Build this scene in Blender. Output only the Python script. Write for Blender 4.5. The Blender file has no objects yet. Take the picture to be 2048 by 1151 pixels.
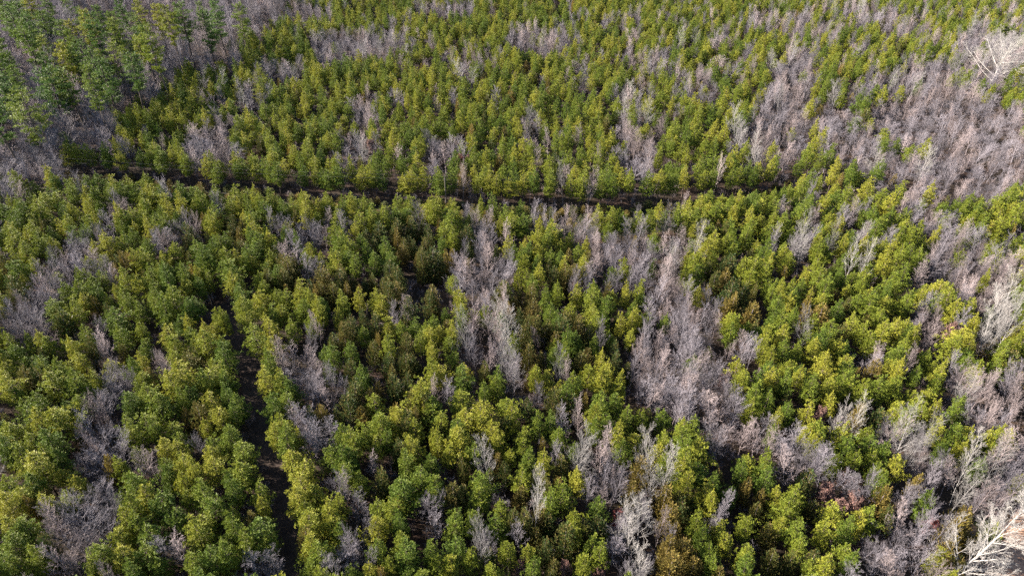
import bpy, math, random
import numpy as np
from mathutils import Vector

# ---------------------------------------------------------------- camera, sky, sun, exposure
scene = bpy.context.scene
COL = scene.collection
IW, IH, F = 2048.0, 1151.0, 1400.0          # photograph size and focal length in its pixels
PITCH = math.radians(35.0)
CAMZ = 66.0
cam_d = bpy.data.cameras.new("camera")
cam_d.sensor_width = 36.0
cam_d.lens = 36.0 * F / IW
cam_d.clip_end = 8000.0
cam = bpy.data.objects.new("camera", cam_d)
cam.location = (0, 0, CAMZ)
cam.rotation_euler = (math.radians(90) - PITCH, 0, 0)
COL.objects.link(cam)
scene.camera = cam

SUN_EL = math.radians(24.0)
SHADOW_AZ = math.radians(-10.0)              # direction shadows run, from +X towards +Y
to_sun = Vector((-math.cos(SHADOW_AZ) * math.cos(SUN_EL), -math.sin(SHADOW_AZ) * math.cos(SUN_EL), math.sin(SUN_EL)))
world = bpy.data.worlds.new("World")
scene.world = world
world.use_nodes = True
wn = world.node_tree.nodes
wn.clear()
sky = wn.new("ShaderNodeTexSky")
sky.sky_type = 'NISHITA'
sky.sun_disc = False
sky.sun_elevation = SUN_EL
sky.sun_rotation = math.atan2(to_sun.x, to_sun.y)
bg = wn.new("ShaderNodeBackground")
bg.inputs[1].default_value = 0.05
wo = wn.new("ShaderNodeOutputWorld")
world.node_tree.links.new(sky.outputs[0], bg.inputs[0])
world.node_tree.links.new(bg.outputs[0], wo.inputs[0])
sun_d = bpy.data.lights.new("sun", 'SUN')
sun_d.energy = 5.0
sun_d.angle = math.radians(0.5)
sun_d.color = (1.0, 0.90, 0.76)
sun = bpy.data.objects.new("sun", sun_d)
sun.rotation_euler = to_sun.to_track_quat('Z', 'Y').to_euler()
sun.location = (-50, 0, 120)
COL.objects.link(sun)
scene.view_settings.view_transform = 'Standard'
scene.view_settings.look = 'None'
scene.view_settings.exposure = 2.75
scene.view_settings.gamma = 1.0
scene.cycles.use_denoising = False
scene.cycles.max_bounces = 5
scene.cycles.diffuse_bounces = 3
scene.cycles.transmission_bounces = 3

RNG = random.Random(7)
NP = np.random.default_rng(11)

# ---------------------------------------------------------------- camera maths
cP, sP = math.cos(PITCH), math.sin(PITCH)


def unproject(u, v, z):
    a, b = (u - IW / 2) / F, (IH / 2 - v) / F
    dx, dy, dz = a, cP + b * sP, -sP + b * cP
    t = (z - CAMZ) / dz
    return dx * t, dy * t


def project(x, y, z):
    dz = z - CAMZ
    depth = y * cP - dz * sP
    up = y * sP + dz * cP
    if depth < 1:
        return -9999, -9999, 1
    return IW / 2 + F * x / depth, IH / 2 - F * up / depth, depth


# ---------------------------------------------------------------- materials
def new_mat(name):
    m = bpy.data.materials.new(name)
    m.use_nodes = True
    m.node_tree.nodes.clear()
    return m, m.node_tree.nodes, m.node_tree.links


def tint_value(n, l):
    """one number per tree: its own object colour where it has one, else the instance's random"""
    oi = n.new("ShaderNodeObjectInfo")
    sep = n.new("ShaderNodeSeparateColor")
    l.new(oi.outputs['Color'], sep.inputs[0])
    mx = n.new("ShaderNodeMix")
    l.new(sep.outputs[1], mx.inputs[0])
    l.new(oi.outputs['Random'], mx.inputs[2])
    l.new(sep.outputs[0], mx.inputs[3])
    return mx.outputs[0]


def foliage_mat(name, stops, tip=None, trans=0.25, rough=0.55, spread=0.30):
    m, n, l = new_mat(name)
    tv = tint_value(n, l)
    at = n.new("ShaderNodeAttribute"); at.attribute_name = "clump"
    ma = n.new("ShaderNodeMath"); ma.operation = 'MULTIPLY_ADD'
    l.new(at.outputs['Fac'], ma.inputs[0]); ma.inputs[1].default_value = spread
    sub = n.new("ShaderNodeMath"); sub.operation = 'SUBTRACT'
    l.new(tv, sub.inputs[0]); sub.inputs[1].default_value = spread / 2
    l.new(sub.outputs[0], ma.inputs[2])
    cr = n.new("ShaderNodeValToRGB")
    el = cr.color_ramp.elements
    el[0].position, el[0].color = stops[0][0], (*stops[0][1], 1)
    el[1].position, el[1].color = stops[-1][0], (*stops[-1][1], 1)
    for p, c in stops[1:-1]:
        e = el.new(p); e.color = (*c, 1)
    l.new(ma.outputs[0], cr.inputs[0])
    col = cr.outputs[0]
    if tip:
        a2 = n.new("ShaderNodeAttribute"); a2.attribute_name = "tip"
        mx = n.new("ShaderNodeMix"); mx.data_type = 'RGBA'
        l.new(a2.outputs['Fac'], mx.inputs[0]); l.new(col, mx.inputs[6])
        mx.inputs[7].default_value = (*tip, 1)
        col = mx.outputs[2]
    p = n.new("ShaderNodeBsdfPrincipled")
    p.inputs['Roughness'].default_value = rough
    p.inputs['Specular IOR Level'].default_value = 0.2
    l.new(col, p.inputs['Base Color'])
    t = n.new("ShaderNodeBsdfTranslucent")
    l.new(col, t.inputs[0])
    ms = n.new("ShaderNodeMixShader"); ms.inputs[0].default_value = trans
    l.new(p.outputs[0], ms.inputs[1]); l.new(t.outputs[0], ms.inputs[2])
    o = n.new("ShaderNodeOutputMaterial")
    l.new(ms.outputs[0], o.inputs[0])
    return m


def bark_mat(name, dark, light, scale=6.0):
    m, n, l = new_mat(name)
    tv = tint_value(n, l)
    tc = n.new("ShaderNodeTexCoord")
    no = n.new("ShaderNodeTexNoise"); no.inputs['Scale'].default_value = scale
    no.inputs['Detail'].default_value = 4
    l.new(tc.outputs['Object'], no.inputs['Vector'])
    ad = n.new("ShaderNodeMath"); ad.operation = 'ADD'
    l.new(no.outputs[0], ad.inputs[0]); l.new(tv, ad.inputs[1])
    mr = n.new("ShaderNodeMapRange"); mr.inputs[1].default_value = 0.4; mr.inputs[2].default_value = 1.6
    l.new(ad.outputs[0], mr.inputs[0])
    mx = n.new("ShaderNodeMix"); mx.data_type = 'RGBA'
    l.new(mr.outputs[0], mx.inputs[0])
    mx.inputs[6].default_value = (*dark, 1); mx.inputs[7].default_value = (*light, 1)
    p = n.new("ShaderNodeBsdfPrincipled")
    p.inputs['Roughness'].default_value = 0.8
    p.inputs['Specular IOR Level'].default_value = 0.25
    l.new(mx.outputs[2], p.inputs['Base Color'])
    o = n.new("ShaderNodeOutputMaterial")
    l.new(p.outputs[0], o.inputs[0])
    return m


M = {}
M['pine'] = foliage_mat("pine_needles", [(0.0, (0.086, 0.130, 0.019)), (0.4, (0.145, 0.178, 0.021)),
                                         (0.7, (0.192, 0.212, 0.024)), (1.0, (0.262, 0.254, 0.034))], trans=0.14, spread=.42)
M['tall_pine'] = foliage_mat("old_pine_needles", [(0.0, (0.060, 0.110, 0.026)), (0.5, (0.115, 0.155, 0.024)),
                                                  (1.0, (0.215, 0.215, 0.026))], trans=0.25)
M['cedar'] = foliage_mat("cedar_sprays", [(0.0, (0.035, 0.065, 0.018)), (0.45, (0.075, 0.088, 0.020)),
                                          (0.8, (0.115, 0.095, 0.026)), (1.0, (0.185, 0.145, 0.03))],
                         tip=(0.20, 0.125, 0.045), trans=0.2)
M['russet'] = foliage_mat("withered_leaves", [(0.0, (0.11, 0.055, 0.04)), (0.6, (0.20, 0.125, 0.11)),
                                              (1.0, (0.22, 0.065, 0.06))], trans=0.2)
M['pine_bark'] = bark_mat("pine_bark", (0.045, 0.034, 0.030), (0.12, 0.092, 0.078))
M['grey_bark'] = bark_mat("grey_bark", (0.070, 0.063, 0.074), (0.200, 0.182, 0.210))
M['brown_bark'] = bark_mat("brown_bark", (0.11, 0.088, 0.090), (0.285, 0.235, 0.243))
M['white_bark'] = bark_mat("white_bark", (0.10, 0.094, 0.098), (0.28, 0.265, 0.26))
M['pale_bark'] = bark_mat("pale_bark", (0.13, 0.12, 0.118), (0.30, 0.285, 0.28))
M['pole'] = bark_mat("weathered_pole", (0.04, 0.034, 0.03), (0.10, 0.085, 0.075), 2.0)


def ground_mat():
    m, n, l = new_mat("leaf_litter")
    tc = n.new("ShaderNodeTexCoord")
    a = n.new("ShaderNodeTexNoise"); a.inputs['Scale'].default_value = 0.12; a.inputs['Detail'].default_value = 6
    b = n.new("ShaderNodeTexNoise"); b.inputs['Scale'].default_value = 2.4; b.inputs['Detail'].default_value = 8
    b.inputs['Roughness'].default_value = 0.7
    for x in (a, b):
        l.new(tc.outputs['Object'], x.inputs['Vector'])
    r1 = n.new("ShaderNodeValToRGB")
    r1.color_ramp.elements[0].position = 0.35; r1.color_ramp.elements[0].color = (0.014, 0.011, 0.010, 1)
    r1.color_ramp.elements[1].position = 0.70; r1.color_ramp.elements[1].color = (0.060, 0.042, 0.034, 1)
    l.new(b.outputs[0], r1.inputs[0])
    r2 = n.new("ShaderNodeValToRGB")
    r2.color_ramp.elements[0].position = 0.4; r2.color_ramp.elements[0].color = (0.75, 0.8, 0.7, 1)
    r2.color_ramp.elements[1].position = 0.65; r2.color_ramp.elements[1].color = (1.1, 0.95, 0.9, 1)
    l.new(a.outputs[0], r2.inputs[0])
    mx = n.new("ShaderNodeMix"); mx.data_type = 'RGBA'; mx.blend_type = 'MULTIPLY'
    mx.inputs[0].default_value = 1.0
    l.new(r1.outputs[0], mx.inputs[6]); l.new(r2.outputs[0], mx.inputs[7])
    bp = n.new("ShaderNodeBump"); bp.inputs['Strength'].default_value = 0.5; bp.inputs['Distance'].default_value = 0.1
    l.new(b.outputs[0], bp.inputs['Height'])
    p = n.new("ShaderNodeBsdfPrincipled"); p.inputs['Roughness'].default_value = 0.95
    p.inputs['Specular IOR Level'].default_value = 0.1
    l.new(mx.outputs[2], p.inputs['Base Color']); l.new(bp.outputs[0], p.inputs['Normal'])
    o = n.new("ShaderNodeOutputMaterial"); l.new(p.outputs[0], o.inputs[0])
    return m


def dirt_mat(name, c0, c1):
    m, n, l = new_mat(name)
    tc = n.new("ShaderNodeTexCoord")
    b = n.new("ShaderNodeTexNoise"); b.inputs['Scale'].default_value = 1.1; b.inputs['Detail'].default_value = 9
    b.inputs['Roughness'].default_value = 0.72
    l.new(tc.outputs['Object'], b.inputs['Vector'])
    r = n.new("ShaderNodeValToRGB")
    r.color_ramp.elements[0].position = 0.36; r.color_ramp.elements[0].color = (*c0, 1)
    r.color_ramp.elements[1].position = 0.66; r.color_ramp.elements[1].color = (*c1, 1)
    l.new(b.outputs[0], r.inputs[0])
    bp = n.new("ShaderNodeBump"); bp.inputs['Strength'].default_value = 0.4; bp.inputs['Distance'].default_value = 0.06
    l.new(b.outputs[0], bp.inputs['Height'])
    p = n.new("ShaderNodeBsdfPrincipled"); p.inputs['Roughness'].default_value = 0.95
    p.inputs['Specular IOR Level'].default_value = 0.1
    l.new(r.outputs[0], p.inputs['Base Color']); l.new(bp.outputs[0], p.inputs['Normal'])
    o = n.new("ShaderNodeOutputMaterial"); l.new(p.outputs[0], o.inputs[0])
    return m


# ---------------------------------------------------------------- mesh helpers
def mesh_from(name, verts, faces, mats, attrs=None, smooth=False):
    me = bpy.data.meshes.new(name)
    verts = np.asarray(verts, dtype=np.float32)
    k = len(faces[0])
    fa = np.asarray(faces, dtype=np.int32)
    me.vertices.add(len(verts)); me.vertices.foreach_set('co', verts.ravel())
    me.loops.add(fa.size); me.loops.foreach_set('vertex_index', fa.ravel())
    me.polygons.add(len(fa)); me.polygons.foreach_set('loop_start', np.arange(0, fa.size, k, dtype=np.int32))
    me.update(calc_edges=True)
    me.validate()
    if smooth:
        me.polygons.foreach_set('use_smooth', np.ones(len(me.polygons), dtype=bool))
    for nm, arr in (attrs or {}).items():
        at = me.attributes.new(nm, 'FLOAT', 'POINT')
        at.data.foreach_set('value', np.asarray(arr, dtype=np.float32))
    me.materials.append(mats)
    return me


def norm(a):
    return a / np.maximum(np.linalg.norm(a, axis=-1, keepdims=True), 1e-9)


class Tubes:
    """tapering tubes along polylines"""
    def __init__(self, sides=4):
        self.v, self.f, self.n = [], [], 0

    def add(self, pts, radii, sides=3):
        pts = np.asarray(pts, float)
        d = np.gradient(pts, axis=0); d = norm(d)
        ref = np.array([0, 0, 1.0]) if abs(d[0][2]) < 0.8 else np.array([1.0, 0, 0])
        s = norm(np.cross(d, ref)); t = np.cross(d, s)
        ang = np.arange(sides) * 2 * math.pi / sides
        ring = (pts[:, None, :] + np.asarray(radii)[:, None, None] *
                (np.cos(ang)[None, :, None] * s[:, None, :] + np.sin(ang)[None, :, None] * t[:, None, :]))
        self.v.append(ring.reshape(-1, 3))
        b = self.n
        for i in range(len(pts) - 1):
            for j in range(sides):
                k = (j + 1) % sides
                self.f.append((b + i * sides + j, b + i * sides + k, b + (i + 1) * sides + k, b + (i + 1) * sides + j))
        self.n += len(pts) * sides

    def mesh(self, name, mat):
        return mesh_from(name, np.concatenate(self.v), self.f, mat, smooth=True)


class Blades:
    """thousands of small needle or leaf shaped faces"""
    def __init__(self):
        self.P, self.D, self.L, self.W, self.C, self.T = [], [], [], [], [], []

    def tuft(self, p, axis, n, length, width, spread, rs, clump, tip=0.0, along=0.0):
        axis = norm(np.asarray(axis, float))
        d = norm(axis[None, :] + rs.normal(0, spread, (n, 3)))
        base = np.asarray(p, float)[None, :] + axis[None, :] * rs.uniform(0, max(along, 1e-6), (n, 1))
        self.P.append(base); self.D.append(d)
        self.L.append(length * rs.uniform(0.7, 1.15, n)); self.W.append(np.full(n, width) * rs.uniform(0.7, 1.3, n))
        self.C.append(np.clip(clump + rs.normal(0, 0.12, n), 0, 1)); self.T.append(np.full(n, tip))

    def mesh(self, name, mat, rs):
        P, D = np.concatenate(self.P), np.concatenate(self.D)
        L, W = np.concatenate(self.L)[:, None], np.concatenate(self.W)[:, None]
        C, T = np.concatenate(self.C), np.concatenate(self.T)
        ctr = np.array([0, 0, P[:, 2].mean() - .25 * (P[:, 2].max() - P[:, 2].min())])
        S = norm(np.cross(D, norm(P - ctr) + rs.normal(0, .35, D.shape)))
        v = np.stack([P, P + D * L * .45 + S * W / 2, P + D * L, P + D * L * .45 - S * W / 2], axis=1)
        n = len(P)
        f = np.arange(n * 4).reshape(n, 4)
        tt = np.stack([T * 0.3, T * .6, T, T * .6], axis=1).ravel()
        return mesh_from(name, v.reshape(-1, 3), f, mat, {'clump': np.repeat(C, 4), 'tip': tt})


# ---------------------------------------------------------------- tree kinds (unit: metres, base at origin)
def make_pine(seed, H=7.6, R=1.75, open_=0.0, lean=0.0):
    rs = np.random.default_rng(seed)
    tb, bl = Tubes(), Blades()
    bend = rs.normal(0, 0.12, 2)
    trunk = lambda z: np.array([bend[0] * (z / H) ** 2 + lean * z, bend[1] * (z / H) ** 2, z])
    zs = np.linspace(0, H - .15, 8)
    tb.add([trunk(z) for z in zs], np.interp(zs, [0, H], [0.105, 0.014]), 6)
    z = H * rs.uniform(.28, .36)
    lobes = rs.uniform(.65, 1.25, 9)
    while z < H - .25:
        q = (H - z) / H
        prof = min(1.0, (q / .50)) ** .78 * (1.0 - .30 * max(0, (q - .50) / .20))
        nb = int(rs.integers(4, 7))
        a0 = rs.uniform(0, 6.28)
        for k in range(nb):
            a = a0 + k * 6.283 / nb + rs.normal(0, .22)
            lo = lobes[int((a % 6.283) / 6.283 * 9) % 9]
            ln = max(.25, R * prof * lo * rs.uniform(.60, 1.25))
            up = rs.uniform(.22, .55) + (.5 if q < .2 else 0)
            out = np.array([math.cos(a), math.sin(a), 0])
            p0 = trunk(z)
            tips = [p0 + out * ln * t + np.array([0, 0, up * ln * (t ** 1.6)]) for t in (0, .5, 1)]
            tb.add(tips, [.022, .014, .006], 3)
            side = np.array([-out[1], out[0], 0])
            step = .42
            t = .42
            while t <= 1.001:
                c = p0 + out * ln * t + np.array([0, 0, up * ln * (t ** 1.6)])
                wmax = ln * .40 * (1.2 - t) + .12
                for s in ((-1, 0, 1) if ln > .55 else (0,)):
                    if s and rs.random() < .18 + open_:
                        continue
                    cc = c + side * s * wmax * rs.uniform(.6, 1.3) + rs.normal(0, .07, 3)
                    ax = norm(out * .55 + side * s * .45 + np.array([0, 0, .8]))
                    cl = rs.random()
                    for _ in range(6):
                        off = rs.normal(0, .095, 3) * np.array([1, 1, .7])
                        bl.tuft(cc + off, ax + off * 4, 11, .20, .033, .42, rs, cl)
                t += step / max(ln, .3)
        z += rs.uniform(.34, .50)
    for k in range(12):
        bl.tuft(trunk(H + .25 - .07 * k), (0, 0, 1), 8, .20, .04, .55, rs, .7)
    return [('trunk', tb.mesh('pine_trunk', M['pine_bark'])), ('crown', bl.mesh('pine_crown', M['pine'], rs))]


def make_tall_pine(seed, H=20.0, R=3.1, base=.42):
    rs = np.random.default_rng(seed)
    tb, bl = Tubes(), Blades()
    bend = rs.normal(0, .5, 2)
    trunk = lambda z: np.array([bend[0] * math.sin(z / H * 2.2), bend[1] * math.sin(z / H * 2), z])
    zs = np.linspace(0, H - .3, 10)
    tb.add([trunk(z) for z in zs], np.interp(zs, [0, H], [0.27, 0.05]), 7)
    z = H * base
    while z < H - .4:
        q = (H - z) / (H * (1 - base))
        prof = (min(1, q / .35) ** .6) * (1 - .45 * max(0, (q - .6) / .4))
        for k in range(int(rs.integers(2, 5))):
            a = rs.uniform(0, 6.283)
            ln = R * prof * rs.uniform(.55, 1.15) + .3
            out = np.array([math.cos(a), math.sin(a), 0]); side = np.array([-out[1], out[0], 0])
            up = rs.uniform(-.05, .35) + (.4 if q < .2 else 0)
            p0 = trunk(z)
            f = lambda t: p0 + out * ln * t + np.array([0, 0, up * ln * t ** 1.4])
            tb.add([f(0), f(.5), f(1)], [.06, .035, .012], 4)
            t = .35
            while t < 1.02:
                wd = (.25 + .55 * math.sin(min(1, t) * 2.6)) * ln * .42
                for s in range(4):
                    cc = f(t) + side * rs.uniform(-1, 1) * wd + rs.normal(0, .1, 3)
                    bl.tuft(cc, out * .4 + np.array([0, 0, 1.0]) + rs.normal(0, .25, 3), 9, .36, .085, .6, rs, rs.random())
                t += .30 / ln
        z += rs.uniform(.38, .62)
    return [('trunk', tb.mesh('tall_pine_trunk', M['pine_bark'])), ('crown', bl.mesh('tall_pine_crown', M['tall_pine'], rs))]


def make_cedar(seed, H=6.0, R=1.15):
    rs = np.random.default_rng(seed)
    tb, bl = Tubes(), Blades()
    zs = np.linspace(0, H * .9, 5)
    tb.add([(0, 0, z) for z in zs], np.interp(zs, [0, H], [.07, .01]), 5)
    heads = [(0, 0, H, R)] + [(rs.normal(0, .35), rs.normal(0, .35), H * rs.uniform(.7, .93), R * .6) for _ in range(3)]
    for hx, hy, hh, rr in heads:
        n = int(330 * (rr / R) ** 1.3)
        for _ in range(n):
            q = rs.random() ** .75
            z = hh * (1 - q * .88)
            prof = min(1, q / .55) ** .75 * rr
            a = rs.uniform(0, 6.283)
            r = prof * (rs.random() ** .45) * (1 + .18 * math.sin(3 * a + seed) + .12 * math.sin(7 * a + 2 * z))
            out = np.array([math.cos(a), math.sin(a), 0])
            p = np.array([hx, hy, 0]) + out * r + np.array([0, 0, z - .2])
            ax = out * .5 + np.array([0, 0, 1.2])
            bl.tuft(p, ax, 9, .23, .05, .30, rs, rs.random(), tip=float(rs.random() < .5) * rs.uniform(.2, .8), along=.34)
    return [('trunk', tb.mesh('cedar_trunk', M['brown_bark'])), ('crown', bl.mesh('cedar_crown', M['cedar'], rs))]


def grow(tb, rs, p, d, ln, r, level, spec, ends=None):
    """one branch and its children. spec[level] = (children, length ratio, angle, upward pull, wobble)"""
    seg = 4 if level == 0 else (3 if level < len(spec) - 1 else 2)
    pts, q, dd = [np.array(p)], np.array(p, float), np.array(d, float)
    for i in range(seg):
        dd = norm(dd + rs.normal(0, spec[level][4], 3) + np.array([0, 0, spec[level][3]]))
        q = q + dd * ln / seg
        pts.append(q.copy())
    pts = np.array(pts)
    tb.add(pts, np.linspace(r, max(r * .35, .006), len(pts)), 5 if level == 0 else 3)
    if ends is not None and level >= len(spec) - 2:
        ends.append((pts[-1], dd))
    if level + 1 >= len(spec):
        return
    nch, ratio, ang, _, _ = spec[level + 1]
    st = .18 if level else spec[0][1]
    for k in range(nch):
        t = st + (1 - st) * (k + rs.random()) / nch
        x = t * seg
        i = min(int(x), seg - 1)
        bp = pts[i] + (pts[i + 1] - pts[i]) * (x - i)
        bd = norm(pts[i + 1] - pts[i])
        perp = norm(np.cross(bd, rs.normal(0, 1, 3)))
        a = ang * rs.uniform(.7, 1.25)
        cd = bd * math.cos(a) + perp * math.sin(a)
        cl = ln * ratio * (1.15 - .7 * t) * rs.uniform(.75, 1.2)
        grow(tb, rs, bp, cd, cl, max(.006, r * .40 * (1.1 - .5 * t)), level + 1, spec, ends)


def make_bare(seed, H=9.0, kind='slim', mat='grey_bark', lean=(0, 0), leaves=0):
    rs = np.random.default_rng(seed)
    tk, tb = Tubes(), Tubes()
    ends = [] if leaves else None
    if kind == 'slim':        # pole-like young tree with steep branches
        r = .06; start = .22; n1 = 18; spec = [None, (19, .42, .62, .10, .07), (8, .48, .64, .09, .11), (6, .55, .6, .06, .16)]
    elif kind == 'birch':     # open white tree, few bold branches
        r = .065; start = .22; n1 = 18; spec = [None, (19, .40, .72, .09, .08), (9, .5, .68, .07, .12), (6, .5, .65, .04, .16)]
    elif kind == 'shrub':
        r = .04; start = .02; n1 = 11; spec = [None, (11, .8, .6, .06, .14), (6, .5, .6, .05, .16), (4, .5, .6, .02, .2)]
    elif kind == 'round':     # broad dome of a young oak
        r = .10; start = .2; n1 = 15; spec = [None, (18, .60, .95, .05, .10), (9, .5, .8, .05, .13), (8, .5, .75, .03, .18)]
    elif kind == 'leaning':
        r = .13; start = .08; n1 = 20; spec = [None, (26, .32, .60, .05, .07), (10, .46, .62, .05, .10), (8, .5, .6, .04, .14), (4, .55, .6, .02, .15)]
    else:                     # 'great': old open-grown tree
        r = .26; start = .14; n1 = 20; spec = [None, (24, .85, .95, .03, .09), (10, .46, .70, .04, .12), (8, .5, .7, .03, .15), (6, .5, .7, .02, .18)]
    d0 = norm(np.array([lean[0], lean[1], 1.0]))
    pts, q, dd = [np.zeros(3)], np.zeros(3), d0.copy()
    top = H * (.95 if kind in ('slim', 'birch') else .72)
    for i in range(7):
        dd = norm(dd + rs.normal(0, .05, 3) * np.array([1, 1, .2]) + np.array([0, 0, .02]))
        q = q + dd * top / 7
        pts.append(q.copy())
    pts = np.array(pts)
    rad = np.linspace(r, r * .22, 8)
    tk.add(pts, rad, 7)
    nch, ratio, ang, _, _ = spec[1]
    for k in range(nch):
        t = start + (1 - start) * (k + rs.random()) / nch
        x = t * 7; i = min(int(x), 6)
        bp = pts[i] + (pts[i + 1] - pts[i]) * (x - i)
        bd = norm(pts[i + 1] - pts[i])
        az = k * 2.4 + rs.normal(0, .4)
        perp = norm(np.cross(bd, np.array([math.cos(az), math.sin(az), .01])))
        a = ang * rs.uniform(.7, 1.2) * (1.1 - .3 * t)
        cd = bd * math.cos(a) + perp * math.sin(a)
        cl = top * ratio * (1.12 - .68 * t) * rs.uniform(.75, 1.15)
        grow(tb, rs, bp, cd, cl, max(.014, np.interp(t, [0, 1], [r * .55, r * .2])), 1, spec, ends)
    parts = [('trunk', tk.mesh('bare_trunk', M[mat]))]
    br = tb.mesh('bare_branches', M[mat])
    parts.append(('crown', br))
    if leaves:
        bl = Blades()
        for p, d in ends:
            for _ in range(leaves):
                bl.tuft(p + rs.normal(0, .12, 3), d, 4, .13, .09, .8, rs, rs.random())
        parts.append(('leaves', bl.mesh('withered_leaves', M['russet'], rs)))
    return parts


LIB = {}
LIB['pine'] = [make_pine(100 + i, H=6.9 * h, R=1.60 * r, open_=o) for i, (h, r, o) in enumerate(
    [(1, 1, 0), (1.05, .92, .1), (.95, 1.1, 0), (1, 1.05, .2), (1.1, .85, 0), (.92, 1, .15), (1, 1.15, .1), (1.03, .95, 0)])]
LIB['tall_pine'] = [make_tall_pine(200 + i, H=20 * h, R=3.0 * r, base=b) for i, (h, r, b) in enumerate(
    [(.9, 1, .36), (1.0, .85, .46), (.85, 1.05, .34), (.9, .8, .5)])]
LIB['cedar'] = [make_cedar(300 + i, R=r) for i, r in enumerate([1.15, 1.0, 1.3, 1.15])]
LIB['slim'] = [make_bare(400 + i, 7.8, 'slim', m, lean=l) for i, (m, l) in enumerate(
    [('grey_bark', (0, 0)), ('grey_bark', (.08, 0)), ('brown_bark', (0, .06)), ('grey_bark', (-.06, .05)), ('brown_bark', (.04, -.05))])]
LIB['birch'] = [make_bare(500 + i, 10.0, 'birch', 'white_bark', lean=l) for i, l in enumerate([(.12, 0), (.05, .1), (.2, .02)])]
LIB['round'] = [make_bare(600 + i, 8.5, 'round', m) for i, m in enumerate(['grey_bark', 'grey_bark', 'brown_bark', 'grey_bark'])]
LIB['russet'] = [make_bare(700 + i, 5.0, 'round', 'brown_bark', leaves=2) for i in range(2)]
LIB['shrub'] = [make_bare(800 + i, 2.6, 'shrub', m) for i, m in enumerate(['brown_bark', 'grey_bark', 'brown_bark'])]
NATW = {'pine': 3.45, 'tall_pine': 6.0, 'cedar': 2.2, 'slim': 3.6, 'birch': 4.2, 'round': 5.4, 'russet': 3.4, 'shrub': 2.4}
NATH = {'pine': 6.9, 'tall_pine': 20., 'cedar': 6.0, 'slim': 7.8, 'birch': 10., 'round': 8.5, 'russet': 5.0, 'shrub': 2.6}

# ---------------------------------------------------------------- where the trees stand, read off the photograph
# tile origin, then crown centres "x,y,width" at 2.877x enlargement
SC = 2.877
TR = []   # (kind, u, v, width_px, tint or None)


def trace(kind, ox, oy, s, tint=None, wdef=110):
    for w in s.split():
        a = [float(q) for q in w.split(',')]
        TR.append((kind, ox + a[0] / SC, oy + a[1] / SC, (a[2] if len(a) > 2 else wdef) / SC, tint))


trace('pine', 0, 751, """60,60,180 150,170,120 230,170,150 340,60,200 430,60,150 80,330,170 60,440,150 170,280,160 240,250,150 340,260,220
200,400,150 330,380,170 120,500,160 250,540,220 200,620,180 60,640,150 130,700,150 60,760,180 280,760,150 60,880,150 170,900,180
90,1000,200 220,1060,150 40,1100,160 130,1110,150 780,150,160 860,130,160 920,200,200 860,300,170 730,300,130 1000,340,130
820,40,170 1010,60,160 1100,130,160 1200,50,170 1230,170,150 1300,60,140 1320,130,120 1270,240,140 950,420,130 1040,430,130
700,510,110 960,580,110 1110,560,110 1050,600,100 1240,540,180 1330,370,150 1400,450,180 1400,560,170 1350,650,130 780,640,170
850,700,170 930,760,200 760,770,150 1080,720,110 1190,700,170 1260,760,170 1490,690,150 1180,850,180 1160,930,180 1360,880,140
1510,900,220 1540,950,150 730,860,170 800,860,150 860,940,180 700,960,170 600,1050,180 720,1070,180 850,1060,200 920,1090,140
1120,1080,150 1220,1060,170 1300,1050,150 1420,960,150 560,1110,130 1540,60,140 1620,90,160 1570,180,130 1640,160,160 1600,330,150
1650,400,170 1640,290,130 1690,480,160 1640,540,140 1660,600,120 1750,560,170 1750,640,170 1720,720,170 1800,700,180 1760,780,150
1780,850,170 1880,800,130 1900,880,180 1960,900,150 1840,1040,170 1800,1100,150 1980,360,150 1960,480,130 1990,570,90 1950,750,110
1880,1080,150""")
trace('pine', 680, 751, """200,180,150 220,310,190 70,380,150 60,470,140 540,200,170 460,120,170 340,230,140 700,170,170 730,260,170 820,240,160
870,330,140 690,370,180 560,350,120 430,330,140 420,440,160 380,500,130 520,510,110 620,450,90 950,180,150 980,250,130
1060,350,120 1060,420,120 1140,270,110 1210,280,110 1250,360,130 1290,100,110 1360,80,110 1500,60,150 1600,80,120 1500,180,150
1450,260,140 1540,280,120 1650,240,110 1740,250,110 1850,250,130 1600,350,120 1700,370,140 1630,430,150 1980,330,130 1990,450,150
1960,560,160 1980,640,140 1170,510,130 1080,490,110 1040,590,140 820,640,150 800,720,170 930,780,100 1260,680,170 1210,740,140
1380,620,140 1480,770,130 1350,880,110 1350,820,110 1440,1010,140 1400,1080,130 1490,1020,110 360,680,200 460,600,160 330,740,150
550,650,140 130,620,120 220,870,150 310,800,130 360,860,120 660,860,150 780,820,130 30,890,110 370,970,150 390,1050,190
520,1010,120 560,1090,150 690,1000,160 760,1060,130 970,1010,110 1080,1020,130 1100,1100,130 180,1130,100 300,1100,130 640,1100,110
900,1120,120""")
trace('pine', 680, 751, "900,50,110", .98)
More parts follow.
